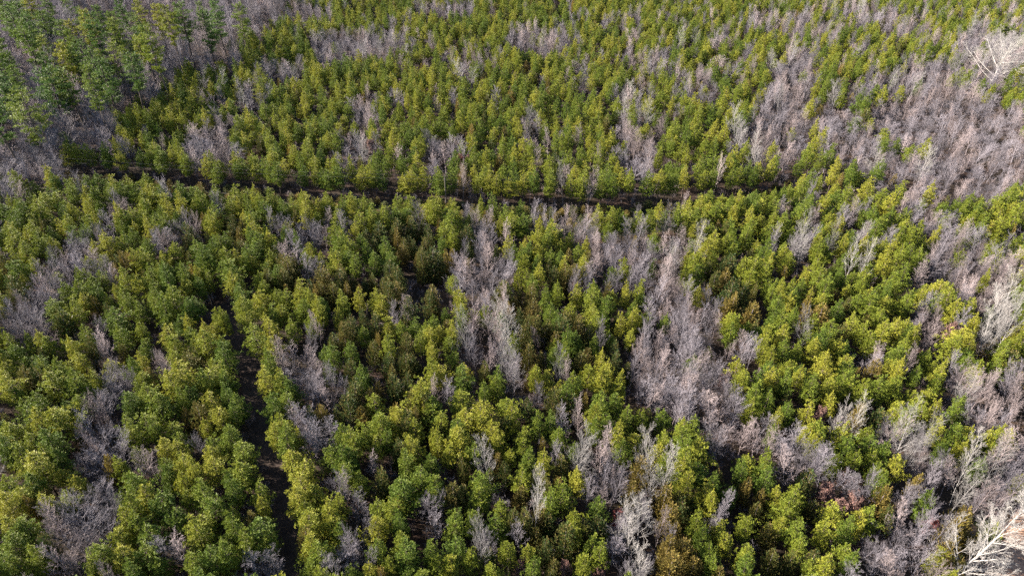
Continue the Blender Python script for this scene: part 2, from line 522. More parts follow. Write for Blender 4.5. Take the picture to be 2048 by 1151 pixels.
trace('pine', 1348, 751, """380,40,150 470,140,150 440,200,120 520,160,120 560,60,150 640,50,120 650,210,110 780,60,130 760,230,130 830,330,150
800,380,120 940,340,130 980,420,140 1010,500,130 1080,350,130 1000,60,130 1080,80,110 1180,80,130 1280,90,120 1290,220,140
1340,250,120 1390,180,110 1440,120,110 1480,220,110 1420,240,110 1640,200,130 1660,170,110 1630,370,170 1680,350,130 1840,410,90
1790,380,70 1200,450,110 1130,470,110 1280,520,120 1160,560,60 910,140,90 1220,610,60 100,330,150 60,380,150 130,450,180
60,500,180 130,580,170 30,600,150 540,520,130 520,600,140 390,540,90 170,690,160 220,740,120 700,720,150 660,760,150
310,700,100 1120,830,150 1060,840,140 980,900,130 870,910,130 700,900,150 720,980,120 1440,730,110 1500,1060,110 400,860,110
430,1040,150 420,1100,130 250,880,110 290,940,110 140,860,130 150,950,140 190,1030,130 220,1110,120 880,1100,150 1000,1080,130
960,1010,110 800,1110,110""")
trace('pine', 0, 380, """40,130,120 120,130 60,250 90,300,130 220,120,130 260,80 330,60,120 380,110 500,50,100 560,30,100 640,30 430,20,100
200,250 220,310,100 150,370 100,480,130 390,200,100 520,200,90 510,130,80 720,190,140 690,170 620,310 680,330,100 740,310,90
830,100 880,60 960,80 870,220,90 820,170,100 980,120,90 1040,90,90 1170,80 1240,150 1230,200,100 1330,100 1350,50 1430,50,100
1440,170 1460,230 1540,100,100 1570,60,90 1740,60,90 1890,80,90 1820,120,80 1970,90,80 1500,320,130 1480,360 1550,280,90
1930,270,130 1950,320,120 1960,430,130 840,350 860,400,130 800,400,100 1000,370 1130,360 1160,400,120 1210,440,120 1220,330,90
1280,310,80 1310,400 1340,490,150 1350,540,130 1390,600,120 1400,690,150 1430,760 580,530,120 520,560 560,610,120 450,600,120
330,690,150 360,760,120 430,700,120 480,640 750,530,130 800,570,120 720,600 870,490,100 960,470 970,520 1070,500 1080,560
1000,650,150 950,700,130 900,620 1080,680,120 680,760,160 740,650 700,840,130 60,870,100 110,930,120 240,880 300,900 180,880,90
420,900 500,840 470,960 350,1060 440,1090 260,1030 780,1010,100 960,840,130 1000,900,120 1100,830 1180,880,160 1290,960,140
1230,1050,160 1180,1100,120 1040,1100,200 1300,1110,120 40,1050,130 1240,730,60 1290,750,70 1460,980,130 1480,870,160 1540,830,150
1560,920,150 1540,1020,130 1500,1080 1620,1100 1520,640 1600,620,90 1650,640 1720,610,120 1790,640,120 1840,700,120 1750,700
1620,700,120 1600,480 1550,470,90 1490,520,90 1920,970,120 1880,1020,80 1970,660""")
trace('pine', 680, 380, """80,70 120,180 180,150 150,100,90 330,80,90 400,90 240,170 320,150,100 380,150,90 550,90,90 640,100,90 640,200,130
660,170 600,250 810,110,70 890,80,90 1040,110,80 980,180 1000,210,130 1050,200 930,210,80 1150,210,80 1220,250 1190,280,100
1130,290,100 1060,330,100 1380,380,100 1400,440,90 1270,410,100 1200,390,90 1140,480,100 1050,430,90 60,350 40,410,120 80,420,100
210,420 1560,490,80 1720,580,90 1730,630,90 1650,600,80 1480,600,120 1440,650,130 1450,720,120 1370,620,100 1530,670 1570,640,90
1520,740 1470,770 1680,760,80 1710,740,80 680,630 690,690 200,650 350,800,90 140,840,90 70,920,100 290,900 460,870,100 520,850
500,800,90 560,830 640,830 640,900 530,930,90 570,1060,130 650,970,100 540,1040 700,1090,150 140,1050 130,1100 1010,880,100
1230,900,80 1460,900,80 1290,960,80 1250,750,70 1180,620,80 1260,590,60 1540,1060 1430,1060 1500,1120,120 1340,1110,100
1260,1130,80 1120,1060 1610,1110,90 1360,870 1320,860,100""")
trace('pine', 680, 380, "900,1090", .98)
trace('pine', 1348, 380, """150,90 200,60,100 270,60,80 80,110,100 120,150 260,130,120 310,150 420,90 460,50 490,120 450,180 430,220,100 510,200,90
740,140 770,90 860,80,100 920,60 990,30,90 640,200 600,240,90 570,160,70 940,200,100 880,240 940,290 970,330,90 1180,50 1230,90
1140,160,100 1190,210 1150,240 1330,230 1310,280 1370,290,100 200,240,100 230,300 190,350,130 100,430,130 150,430 120,490 60,500,100
520,350 550,400,90 640,360,100 660,420 460,440,120 440,500 330,260,80 830,350 870,370,100 830,520,130 870,560,120 960,430,90
1030,520 1080,500,100 1070,560 1120,480,90 1200,350 1230,430,130 1290,390,100 1370,370 1400,410 1320,500 1330,640,100 1530,600,160
1570,650,140 1600,700 1680,700 1550,570 540,560,100 560,600,90 620,570,90 700,620 650,650 590,680 560,740,90 620,760 700,740,90
340,780,130 330,830 130,610,60 930,700 1100,680,150 1210,660,130 1060,650 1030,790,130 1080,830 1130,860 1200,820,130 1300,790
1340,830 1380,860 890,830,150 840,860,130 940,900,130 810,930,130 870,990,130 980,920,90 530,850 520,910,100 600,880,120 630,930
560,960 540,1040 710,930,100 350,1050,150 480,1100 560,1090 700,1090 780,1090,100 980,1040,140 960,1110,130 1270,960,130 1340,930
1430,970,100 1280,1040,120 1240,1030 1500,1020 1530,1060,100 1640,870,170 1600,900,130 1680,910 1690,1000 1750,1030 1960,830
1900,930,140 1870,970 1960,880,100 1550,120,100 1700,80,100 1750,120 1720,170,90 1760,220,90 1820,250 1880,230 1960,150
1990,380,90 1900,50 1860,90,100 1490,290,80 1720,780,100 1830,720,90""")
# red cedars: dark olive, some turned bronze or gold
trace('cedar', 0, 751, "1150,250,120 1760,950,130", .6)
trace('cedar', 680, 751, """80,110,130 60,190,130 420,170,120 320,90,100 500,190,120 400,290,120 940,330,120 900,300,100 1330,180,120 1240,150,110
1090,200,90 340,420,100 230,620,110 650,700,130 960,540,80 1120,610,90 1180,650,110 1030,680,90 1050,850,120 1010,820,100 1160,800,110
1200,850,100 1120,930,90 1290,950,140 1180,990,100 1480,910,130 1440,900,100 1240,1100,110 860,580,90 40,510,80 1280,530,110
1780,220,60 720,520,60 870,1070,100""")
trace('cedar', 680, 751, "1740,570,130 1680,680,120 1900,820,130 1860,700,120 1880,980,110 1960,1030,140 1900,1110,160 1940,900,90 140,220,90", .92)
trace('cedar', 1348, 751, "1160,240,100 760,620,130 250,590,90 190,360,70 1240,790,90 560,1060,110 670,1050,90 780,1060,110 560,900,90 480,790,90 60,780,120 30,720,90 100,740,80 270,1120,80")
trace('cedar', 1348, 751, "410,640,90 490,700,70 1190,690,110 1390,620,90 1600,900,130 1640,850,130 1560,1010,110 50,1040,130 100,1110,120", .96)
trace('cedar', 0, 380, """740,380,80 680,430,80 720,420,80 1090,270,100 1110,30,60 1170,30,60 100,580,100 20,420,80 370,770,110 1640,440,120 1670,470,110
1640,520,90 1860,510,110 1970,540,110 1920,600,90 1700,170,60 1810,100,70 1960,130,60 1290,200,80 1260,180,60 1350,250,90 1110,1010,130
230,1080,110 160,1100,110 530,1090,90 870,1080,80 1980,840,90 1930,880,90 1390,350,100 1540,520,80""")
trace('cedar', 680, 380, """230,250,90 330,230,100 410,220,90 510,270,80 740,280,90 890,190,70 290,490,110 330,520,100 280,590,110 320,600,100
540,410,110 560,440,100 480,430,90 10,510,90 1350,500,110 1300,500,90 1230,510,90 960,600,110 920,600,90 1100,620,90 540,640,100
510,650,90 400,700,100 60,800,90 200,780,90 190,920,80 370,900,90 60,1040,90 270,1000,90 380,1010,100 410,1000,90 840,1040,80
1110,700,100 1130,800,100 1080,800,90 1050,850,90 1200,800,80 1300,810,110 1360,810,100 1300,760,80 1240,870,90 1090,940,90
1430,850,90 1600,760,80 1560,930,80 1380,1000,100 1580,980,80 310,1110,90 420,1140,80 1700,690,60""")
trace('cedar', 1348, 380, "230,540,80 320,600,100 290,640,100 380,600,90 310,440,110 1920,1010,130")
trace('cedar', 1348, 380, "290,530,90 330,670,90 300,700,90 430,720,110 840,740,120 1830,900,70 1990,1020,60 1150,1040,90", .9)
trace('russet', 680, 751, "1500,1110,90 1300,1100,70 1050,1080,70", .6)
trace('russet', 680, 751, "1620,800,90", .97)
trace('russet', 1348, 751, "1010,560,100 860,640,110 1030,720,140 970,760,110 900,700,110 860,220,70", .55)
trace('russet', 1348, 751, "1480,840,100", .97)
trace('russet', 1348, 380, "1600,810,110 300,1090,100 730,190,90", .5)
trace('russet', 680, 380, "1360,560,60", .3)
trace('russet', 680, 0, "690,920,120", .84)
trace('russet', 680, 0, "180,830,60", .4)
# bare trees
trace('round', 0, 751, """600,360,260 570,460,240 820,470,220 480,800,330 540,680,220 600,620,160 560,860,280 400,700,180 450,960,250 640,80,200 580,120,180
520,150,150 410,1060,160 1130,370,130 470,500,140""")
trace('slim', 0, 751, """1000,950,150 1030,1010,160 1750,60,180 1820,90,150 1790,300,200 1870,370,180 1820,420,170 1700,220,140 1920,640,150 1960,1040,170
1950,1120,150 1480,1110,200 1900,40,110 1790,150,130 1980,90,100""")
trace('slim', 680, 751, """190,520,90 620,110,100 530,80,90 1000,20,110 1150,120,110 1290,270,110 1380,230,110 1520,380,110 1500,480,130
1600,560,170 1560,640,150 1420,650,100 1500,700,130 1600,860,180 1580,960,170 1830,870,120 1690,1110,120
1250,450,80 80,780,140 480,760,140 560,740,110 90,1010,150 140,1060,130 50,960,130 170,920,110 1040,930,90 1790,100,180
1880,50,180 1930,160,170 1960,230,130 1740,60,150 1840,170,140 1640,1110,110 30,650,90 1900,940,100""")
trace('birch', 680, 751, "870,490,130 1400,420,170 1360,470,120 1800,430,150 1870,510,140 1820,620,130 1740,800,200 1700,870,180 1760,1080,150 1130,720,100 800,950,120")
trace('slim', 1348, 751, """60,80,200 160,120,200 240,180,200 330,230,180 100,200,180 30,160,160 200,40,160 290,80,150 350,160,130 290,330,170 400,340,150
480,370,150 250,420,130 500,280,130 560,410,130 640,430,190 700,400,170 660,540,180 740,500,150 820,480,150 870,540,150 920,590,130
780,480,120 1200,330,100 1690,60,120 1760,80,110 1790,260,120 1810,300,110 1690,230,100 1930,430,170 1980,500,170 1810,470,130
1560,500,150 1600,560,140 1500,560,130 1450,480,130 1400,520,110 1830,600,170 1900,620,170 1960,640,150 1780,680,150 1850,720,150
1300,680,140 1130,650,120 1060,640,130 1350,720,110 1300,860,150 1390,880,130 1500,920,140 1470,830,130 1100,980,170 1200,1010,180
1300,1030,160 1400,1080,160 1150,1090,150 1270,1110,150 1380,960,130 1960,60,130 1980,150,120 1930,240,110 200,830,100 270,740,80 1640,1080,160""")
trace('birch', 1348, 751, "960,250,100 1080,230,110 1320,320,180 1390,330,150 1370,420,130 1720,120,150 1720,500,130 1660,640,130 1900,500,150 1740,1000,140")
trace('round', 0, 380, """690,80,140 610,160,100 1060,140,100 1000,210,130 960,270,130 1100,220,110 480,310,170 520,370,150 440,400,170 400,340,120
480,440,150 600,410,130 640,460,130 280,480,170 330,540,160 220,530,150 240,600,160 170,620,150 130,700,160 200,720,160 240,780,130
60,740,150 110,790,130 60,660,120 40,800,110 1830,430,150 1760,420,120 650,1010,150 610,1060,130 700,1070,130 1660,260,130 1640,330,140""")
trace('slim', 0, 380, """930,310,110 870,310,80 560,290,90 1700,370,130 1780,270,130 1830,270,110 1550,180,90 1620,230,100 610,870,120 580,830,110
920,1010,110 960,1020,90 1700,960,130 1780,1030,140 1720,1060,140 1800,1100,130 1660,1030,110 1930,1080,90 1830,790,90 1780,880,110
40,20,110 100,20,110 1880,170,80""")
trace('round', 680, 380, "720,420,170 680,450,150 760,480,170 800,430,140 780,540,120 690,520,110 370,650,110 840,610,110")
trace('slim', 680, 380, """740,150,80 800,190,110 830,170,90 50,170,90 10,190,60 840,280,90 860,320,110 820,340,100 850,400,120 900,480,140 940,430,130
960,480,120 870,540,130 1000,460,90 860,680,140 920,790,120 860,760,110 780,940,140 850,960,120 900,920,120 960,990,130 920,860,110
1120,150,70 1180,170,60 1290,180,80 1340,170,90 1420,170,90 1400,240 1350,240 1450,260 1480,310,120 1540,300 1570,350 1520,370
1610,320 1650,370 1600,420 1670,420 1720,350 1700,470 1750,450 1780,520,100 1860,440 1940,380,100 1920,470,100
1860,570,120 1900,600,120 1950,560,120 1980,620,120 1820,610 1800,700 1850,720 1950,750,120 1960,850,130 1890,830,120 1980,950,130
1900,930,120 1840,880 1760,880 1700,910 1740,960 1680,1030 1780,1040,120 1850,1000,120 1930,1030,120 1990,1060,120 1730,1110
1820,1110,120 1900,1110,120 1970,1130 1500,840,80 1310,1030,70 1140,860,60 1470,450,90 1430,510,90 1600,530,100""")
trace('birch', 680, 380, "930,720,150 980,770,140 730,790,110 1000,1050,120 1900,390,120 1270,1020,80 960,900,110")
trace('slim', 1348, 380, """60,80,70 640,130,90 820,180,90 580,280,60 1000,170,100 1060,240 1210,290,100 1350,60 1400,120,130 1460,180,150 1520,220,160
1600,200,140 1560,280,150 1620,270,120 1540,340,130 1480,370 1640,340 1740,310,130 1800,300 1760,390 1680,420 1880,410,150
1920,440,130 1860,490,130 1940,500 1480,450,130 1420,500 1780,480 1780,640 1640,480,90 40,600,130 100,680,120 30,680,130 160,720
60,760,130 130,780,130 190,620 200,700 30,860,130 110,860,130 190,850,120 230,800 60,940,140 150,940,140 200,1000,130 120,1040,130
40,1050,140 220,1090,130 130,1110,130 410,870 450,920 390,930 1440,760 1400,650,90 1340,980,90 1110,1000,120 1470,850 1640,1100,130
1720,1100,130 1780,1110 1990,1080 1960,1110 1600,1000,90 20,380,90 1620,50,90""")
trace('round', 1348, 380, "1700,540,150 1680,590,120 1040,100,110 720,290,130")
trace('birch', 1348, 380, "120,270,100 740,250,110 760,310,110 920,250,60 1030,360,90 1100,370,90 1900,660,170 1960,610,150 1860,700,150 1950,720,130 1850,800,110 1820,830,110 780,800,80")
# mature trees at the upper left, and single trees that stand out in the upper half: kind,u,v of the crown, width
TOPS = """tall_pine,88,175,60 tall_pine,55,225,70 tall_pine,140,165,62 tall_pine,210,150,48 tall_pine,262,140,58 tall_pine,370,58,50
tall_pine,415,58,34 tall_pine,440,45,42 tall_pine,478,30,34 tall_pine,318,118,44 tall_pine,125,75,42 tall_pine,178,68,38 tall_pine,198,48,34
tall_pine,88,42,34 tall_pine,32,60,48 tall_pine,45,30,44 tall_pine,160,98,40 tall_pine,235,62,40 tall_pine,270,55,34 tall_pine,235,110,44
tall_pine,65,105,44 tall_pine,126,118,40 tall_pine,8,120,44 tall_pine,10,180,50 tall_pine,322,55,34 tall_pine,345,62,34 tall_pine,60,10,40
tall_pine,20,5,50 tall_pine,290,85,36 tall_pine,203,85,34 tall_pine,12,250,60 tall_pine,190,190,44
round,110,90,50 round,95,115,44 round,38,150,50 round,35,118,44 round,130,22,46 round,165,50,40 round,215,80,40 round,330,80,46 round,290,155,46
round,185,200,48 round,120,245,56 round,85,262,60 round,60,290,60 round,28,330,70 round,12,370,70 round,215,220,44 round,300,170,44 round,180,150,40
round,100,30,40 round,350,95,44 round,400,85,44 round,445,80,44 round,40,255,50 round,150,270,50 round,5,300,60 round,15,345,60
slim,860,345,30 slim,861,350,24 round,395,270,60 round,380,290,50 slim,412,262,44 slim,440,255,34 slim,450,290,30
round,715,215,36 slim,728,235,34 slim,700,290,44 slim,722,310,34 round,870,285,46 slim,890,310,40 slim,930,300,34
birch,1062,240,26 slim,1058,270,26 round,1132,340,34 birch,1128,350,24 slim,1252,195,34 slim,1260,215,34 slim,1275,270,40 slim,1290,300,44
slim,1262,260,34 slim,1300,330,36 birch,1480,240,40 slim,1490,265,44 round,1665,245,52 round,1655,262,40 birch,1850,320,44 slim,1820,325,44
cedar,1730,235,30 birch,1290,225,30 slim,1240,190,30 birch,1760,330,44 birch,1520,300,34"""
for w in TOPS.split():
    k, u, v, wd = w.split(',')
    TR.append((k, float(u), float(v), float(wd), None))
TR = [(k, u, v, w, (RNG.random() * .72 if k == 'cedar' and t is None else RNG.random() * .6 if k == 'tall_pine' else min(t, .86) if t and k == 'cedar' else t)) for k, u, v, w, t in TR]

# patches of bare trees in the upper part: centre u,v, radii, share of bare trees, mostly-what
PATCH = [(740, 80, 75, 26, .9, 'slim'), (665, 85, 42, 30, .85, 'slim'), (560, 128, 50, 20, .8, 'slim'), (500, 180, 28, 32, .85, 'slim'), (395, 272, 44, 34, .95, 'round'),
         (445, 265, 26, 46, .85, 'slim'), (725, 215, 25, 36, .85, 'slim'), (705, 290, 32, 42, .85, 'slim'), (895, 295, 46, 36, .85, 'slim'), (945, 130, 26, 50, .55, 'slim'),
         (1090, 70, 80, 26, .85, 'slim'), (895, 8, 70, 14, .95, 'slim'), (1150, 130, 40, 32, .6, 'slim'), (1065, 255, 22, 40, .8, 'slim'), (1260, 205, 36, 36, .7, 'slim'),
         (1275, 290, 40, 60, .85, 'slim'), (1385, 155, 55, 34, .8, 'slim'), (1285, 110, 50, 32, .6, 'slim'), (1590, 150, 50, 40, .9, 'slim'), (1570, 200, 50, 40, .92, 'slim'),
         (1600, 105, 30, 34, .8, 'slim'), (1535, 285, 70, 70, .93, 'slim'), (1740, 250, 170, 60, .88, 'slim'), (1900, 222, 190, 48, .97, 'slim'), (1960, 290, 150, 90, .97, 'slim'),
         (1850, 325, 140, 50, .75, 'slim'), (1740, 345, 60, 30, .35, 'slim'), (1920, 150, 120, 50, .78, 'slim'), (1990, 95, 80, 60, .85, 'slim'), (1780, 150, 70, 24, .7, 'slim'),
         (1560, 35, 60, 26, .7, 'slim'), (1740, 20, 70, 20, .75, 'slim'), (1640, 55, 60, 16, .6, 'slim'), (1830, 60, 60, 30, .5, 'slim'), (1440, 70, 50, 20, .45, 'slim'),
         (1250, 30, 60, 20, .4, 'slim'), (480, 20, 90, 46, .97, 'round'), (600, 15, 60, 22, .8, 'slim'), (430, 100, 60, 30, .9, 'round'), (260, -10, 160, 26, .95, 'round'),
         (180, 250, 60, 60, .8, 'round'), (60, 300, 100, 50, .95, 'round'), (300, 150, 50, 40, .75, 'round'), (790, 60, 50, 40, .7, 'slim'), (1125, 345, 20, 16, .7, 'slim'),
         (860, 350, 12, 12, .8, 'slim'), (1480, 120, 40, 25, .4, 'slim'), (1700, 185, 40, 30, .5, 'slim')]


def patch_bare(u, v):
    best, kind = (.05 if v > 120 or u < 1250 else .20), 'slim'
    for cu, cv, ru, rv, p, k in PATCH:
        q = ((u - cu) / ru) ** 2 + ((v - cv) / rv) ** 2
        if q < 1.0:
            pp = p * (1 if q < .7 else .85)
            if pp > best:
                best, kind = pp, k
    return best, kind


def interp(x, xs, ys):
    return float(np.interp(x, xs, ys))


def mature(u, v):
    """the old mixed stand at the upper left: below this line the planted pines begin (canopy pixels)"""
    return v < interp(u, [-900, 0, 100, 230, 300, 400, 480, 560, 700], [330, 300, 262, 215, 165, 105, 60, 20, -200])


# ground lines
TRACK = [(560, 575), (470, 600), (445, 640), (478, 690), (500, 760), (520, 860), (545, 950), (568, 1040), (590, 1151), (640, 1330)]
TRACK = [(436, 606)] + TRACK[2:]
track_xy = [unproject(u + 8, v, 0) for u, v in TRACK]
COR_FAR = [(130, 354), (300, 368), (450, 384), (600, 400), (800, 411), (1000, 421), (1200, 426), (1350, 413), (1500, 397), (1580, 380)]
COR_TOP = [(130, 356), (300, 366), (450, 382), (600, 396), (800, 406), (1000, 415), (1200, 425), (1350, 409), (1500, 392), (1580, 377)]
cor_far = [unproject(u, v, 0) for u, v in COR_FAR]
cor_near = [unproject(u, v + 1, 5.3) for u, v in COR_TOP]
clear_poly = [unproject(u, v, 0) for u, v in [(1962, 1175), (1985, 1085), (2048, 1000), (2160, 900), (2330, 930), (2330, 1400), (1935, 1400)]]
HOLES = [(835, 572, 70, 42), (1715, 610 + 380, 0, 0), (1790, 905, 26, 30)]


def seg_dist(x, y, line):
    best = 1e9
    for (x0, y0), (x1, y1) in zip(line[:-1], line[1:]):
        dx, dy = x1 - x0, y1 - y0
        t = max(0, min(1, ((x - x0) * dx + (y - y0) * dy) / (dx * dx + dy * dy)))
        best = min(best, math.hypot(x - x0 - t * dx, y - y0 - t * dy))
    return best


def inside(x, y, poly):
    c = False
    j = len(poly) - 1
    for i in range(len(poly)):
        xi, yi = poly[i]; xj, yj = poly[j]
        if (yi > y) != (yj > y) and x < (xj - xi) * (y - yi) / (yj - yi) + xi:
            c = not c
        j = i
    return c


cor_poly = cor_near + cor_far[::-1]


def blocked(x, y, m=0.0):
    if 30 < y < 130 and seg_dist(x, y, track_xy) < 1.55 + m:
        return True
    if 100 < y < 220 and inside(x, y, cor_poly):
        return True
    if y < 80 and inside(x, y, clear_poly):
        return True
    return False


# ---------------------------------------------------------------- choose every tree
trees = []   # dict(kind, x, y, s (width scale), h (height scale), tint, rot, var, u, v, size)
grid = {}


def gkey(x, y):
    return (int(x // 4), int(y // 4))


def near_any(x, y, d):
    gx, gy = gkey(x, y)
    for i in (-1, 0, 1):
        for j in (-1, 0, 1):
            for t in grid.get((gx + i, gy + j), ()):
                if (t['x'] - x) ** 2 + (t['y'] - y) ** 2 < (d * (.5 + .5 * t['r'])) ** 2:
                    return True
    return False


def put(kind, x, y, ws, hs, tint=None, rot=None, r=1.0):
    u, v, dep = project(x, y, NATH[kind] * hs * .62)
    pw = NATW[kind] * ws * F / dep
    ph = NATH[kind] * hs * F / dep
    t = dict(kind=kind, x=x, y=y, ws=ws, hs=hs, tint=tint if tint is not None else RNG.random(), rot=RNG.uniform(0, 6.283) if rot is None else rot,
             var=RNG.randrange(len(LIB[kind])), u=u, v=v, size=pw * min(ph, pw * 1.6), pw=pw, r=r)
    trees.append(t)
    grid.setdefault(gkey(x, y), []).append(t)
    return t


for kind, u, v, w, tint in TR:
    if kind == 'tall_pine':
        hs, zc = RNG.uniform(.9, 1.08), 13.0
    elif kind == 'round' and mature(u, v):
        hs, zc = RNG.uniform(1.5, 1.9), 10.0
    else:
        hs = {'pine': RNG.uniform(.82, 1.14), 'cedar': RNG.uniform(.85, 1.1), 'slim': RNG.uniform(.72, 1.0), 'birch': RNG.uniform(.9, 1.15),
              'round': RNG.uniform(.85, 1.05), 'russet': RNG.uniform(.8, 1.1)}[kind]
        zc = NATH[kind] * hs * .66
    if u > 1895 + (1151 - v) * .89:
        continue
    x, y = unproject(u, v, zc)
    dep = project(x, y, zc)[2]
    wm = w * dep / F * 1.06
    ws = wm / NATW[kind]
    lo, hi = {'pine': (.68, 1.3), 'cedar': (.7, 1.5), 'tall_pine': (.55, 1.15), 'slim': (.6, 1.3), 'birch': (.55, 1.1), 'round': (.55, 1.6), 'russet': (.5, 1.3)}[kind]
    ws = max(lo, min(hi, ws))
    if kind == 'pine':
        hs *= (.8 + .2 * min(1.15, ws))
    if kind == 'cedar':
        hs *= min(1.1, .55 + .45 * ws)
    if kind != 'tall_pine':
        if 30 < y < 130 and seg_dist(x, y, track_xy) < 1.35:
            continue
        if y < 80 and inside(x, y, clear_poly):
            continue
    put(kind, x, y, ws, hs, tint)

# the rows that stand along both rims of the gap
for line, dz, dy0 in ((COR_TOP, 6.4, 0), (COR_TOP, 7.3, -.8), (COR_FAR, 0, 2.2)):
    pts = [unproject(u, v, dz) for u, v in line]
    for (ax_, ay_), (bx_, by_) in zip(pts[:-1], pts[1:]):
        L_ = math.hypot(bx_ - ax_, by_ - ay_)
        for i in range(int(L_ / 2.1)):
            q = (i + RNG.random() * .6) * 2.1 / L_
            x, y = ax_ + (bx_ - ax_) * q + RNG.gauss(0, .5), ay_ + (by_ - ay_) * q + dy0 + RNG.gauss(0, .7)
            uu = project(x, y, 5)[0]
            if dz and 1050 < uu < 1190:
                continue
            if not near_any(x, y, 1.5):
                put('pine' if RNG.random() < .88 else 'slim', x, y, RNG.uniform(.75, 1.1), RNG.uniform(.9, 1.12), r=.95)
# low cedars added inside the gap, tinted dark to deepen its shade
for i in range(420):
    q = RNG.random() * (len(cor_near) - 1)
    k = int(q); f = q - k
    w = 1.05 - RNG.random() ** 1.4 * .95
    a = [cor_near[k][j] * (1 - f) + cor_near[k + 1][j] * f for j in (0, 1)]
    b = [cor_far[k][j] * (1 - f) + cor_far[k + 1][j] * f for j in (0, 1)]
    x, y = a[0] * (1 - w) + b[0] * w, a[1] * (1 - w) + b[1] * w
    if not near_any(x, y, 1.1):
        put('cedar', x, y, RNG.uniform(.5, .9), RNG.uniform(.14, .38), tint=RNG.uniform(0, .12), r=.7)

# the two great pale trees
gx, gy = unproject(1978, 172, 0)
big_right = dict(x=gx, y=gy)
for i in range(0):
    pass

# fill between and beyond
y = 22.0
while y < 450:
    half = y * .90 + 34
    step = 2.0 + .0018 * y
    x = -half
    while x < half:
        px, py = x + RNG.uniform(-.5, .5) * step, y + RNG.uniform(-.5, .5) * step
        x += step
        u, v, dep = project(px, py, 6.0)
        framed = -20 < u < IW + 20 and 385 < v < IH + 10
        if blocked(px, py, .2):
            continue
        if math.hypot(px - gx, py - gy) < 5:
            continue
        if v > 960 and u > 1895 + (1151 - v) * .89 and u < 2300:
            continue
        # noise for natural thinning
        nz = math.sin(px * .11 + 1.3 * math.sin(py * .07)) * math.sin(py * .09 + 1.7 * math.sin(px * .05))
        if framed:
            if near_any(px, py, 1.5):
                continue
            u3, v3, _ = project(px, py, 3.0)
            if any(((q1 - a) / max(c, 1)) ** 2 + ((q2 - b) / max(d, 1)) ** 2 < 1 for a, b, c, d in HOLES for q1, q2 in ((u, v), (u3, v3))):
                continue
            if RNG.random() < .12:
                continue
            # the same kind as the nearest read-off tree, but lower
            g0 = gkey(px, py)
            cand = [t for i in (-2, -1, 0, 1, 2) for j in (-2, -1, 0, 1, 2) for t in grid.get((g0[0] + i, g0[1] + j), ()) if t['r'] == 1.0]
            if not cand:
                kind = 'pine'
            else:
                kind = min(cand, key=lambda t: (t['x'] - px) ** 2 + (t['y'] - py) ** 2)['kind']
            if kind in ('round', 'birch', 'russet', 'tall_pine'):
                kind = 'slim'
            if kind == 'slim' and RNG.random() < .38:
                kind = 'pine'
            if kind == 'pine' and RNG.random() < .22:
                kind = 'cedar'
            put(kind, px, py, RNG.uniform(.6, .92), RNG.uniform(.70, .98), r=.9)
        else:
            far = 385 >= v
            if near_any(px, py, 2.2 if y < 250 else 2.45):
                continue
            if far and mature(u, v):
                # dark lane between the two old stands
                if interp(u, [60, 170, 360, 400], [0, 0, 1, 0]) >= 0 and 150 < u < 385:
                    ug, vg, _ = project(px, py, 0)
                    if 52 < vg < 105:
                        continue
                if RNG.random() < .50:
                    continue
                pb, kb = patch_bare(u, v)
                if RNG.random() < (.84 if v > 40 and u < 330 else .94):
                    put('round', px, py, RNG.uniform(.7, 1.1), RNG.uniform(1.2, 1.8), r=1.2)
                else:
                    put('tall_pine', px, py, RNG.uniform(.6, .9), RNG.uniform(.7, 1.0), r=1.4)
                continue
            if far:
                pb, kb = patch_bare(u, v)
                if pb < .5 and nz > .55:
                    pb = min(.8, pb + .05)
            else:
                pb, kb = (.75 if nz > .35 else .08), 'slim'
            if RNG.random() < pb:
                brushy = far and u > 1580 and 190 < v < 375
                if brushy:
                    put('slim' if RNG.random() < .7 else 'round', px, py, RNG.uniform(.7, 1.1), RNG.uniform(.5, .8), r=.9)
                elif kb == 'round':
                    put('round' if RNG.random() < .6 else 'slim', px, py, RNG.uniform(.7, 1.1), RNG.uniform(.8, 1.15))
                else:
                    k = 'birch' if RNG.random() < .03 else ('round' if RNG.random() < .15 else 'slim')
                    put(k, px, py, RNG.uniform(.75, 1.1), RNG.uniform(.72, 1.0))
            elif RNG.random() < .93:
                if RNG.random() < .10:
                    put('cedar', px, py, RNG.uniform(.7, 1.2), RNG.uniform(.7, 1.1))
                else:
                    put('pine', px, py, RNG.uniform(.72, 1.12), RNG.uniform(.72, 1.16))
    y += step * .9

brush = []
y = 30.0
while y < 330:
    half = y * .86 + 20
    st = 1.5 + y * .006
    x = -half
    while x < half:
        px, py = x + RNG.uniform(-.7, .7), y + RNG.uniform(-.7, .7)
        x += st
        gap = 100 < py < 220 and inside(px, py, cor_poly)
        if not gap and not blocked(px, py, -.3) and not near_any(px, py, .9):
            u, v, dep = project(px, py, 1.0)
            brush.append(dict(kind='shrub', x=px, y=py, ws=RNG.uniform(.6, 1.2), hs=RNG.uniform(.5, 1.25), tint=RNG.random(), rot=RNG.uniform(0, 6.28),
                              var=RNG.randrange(3), u=u, v=v, size=1, pw=1, r=.4))
    y += st

# ---------------------------------------------------------------- setting: ground, track, clearing
def sheet(name, pts, mat, z):
    me = bpy.data.meshes.new(name)
    me.from_pydata([(a, b, z) for a, b in pts], [], [tuple(range(len(pts)))])
    me.materials.append(mat)
    o = bpy.data.objects.new(name, me)
    COL.objects.link(o)
    o['kind'] = 'structure'
    return o


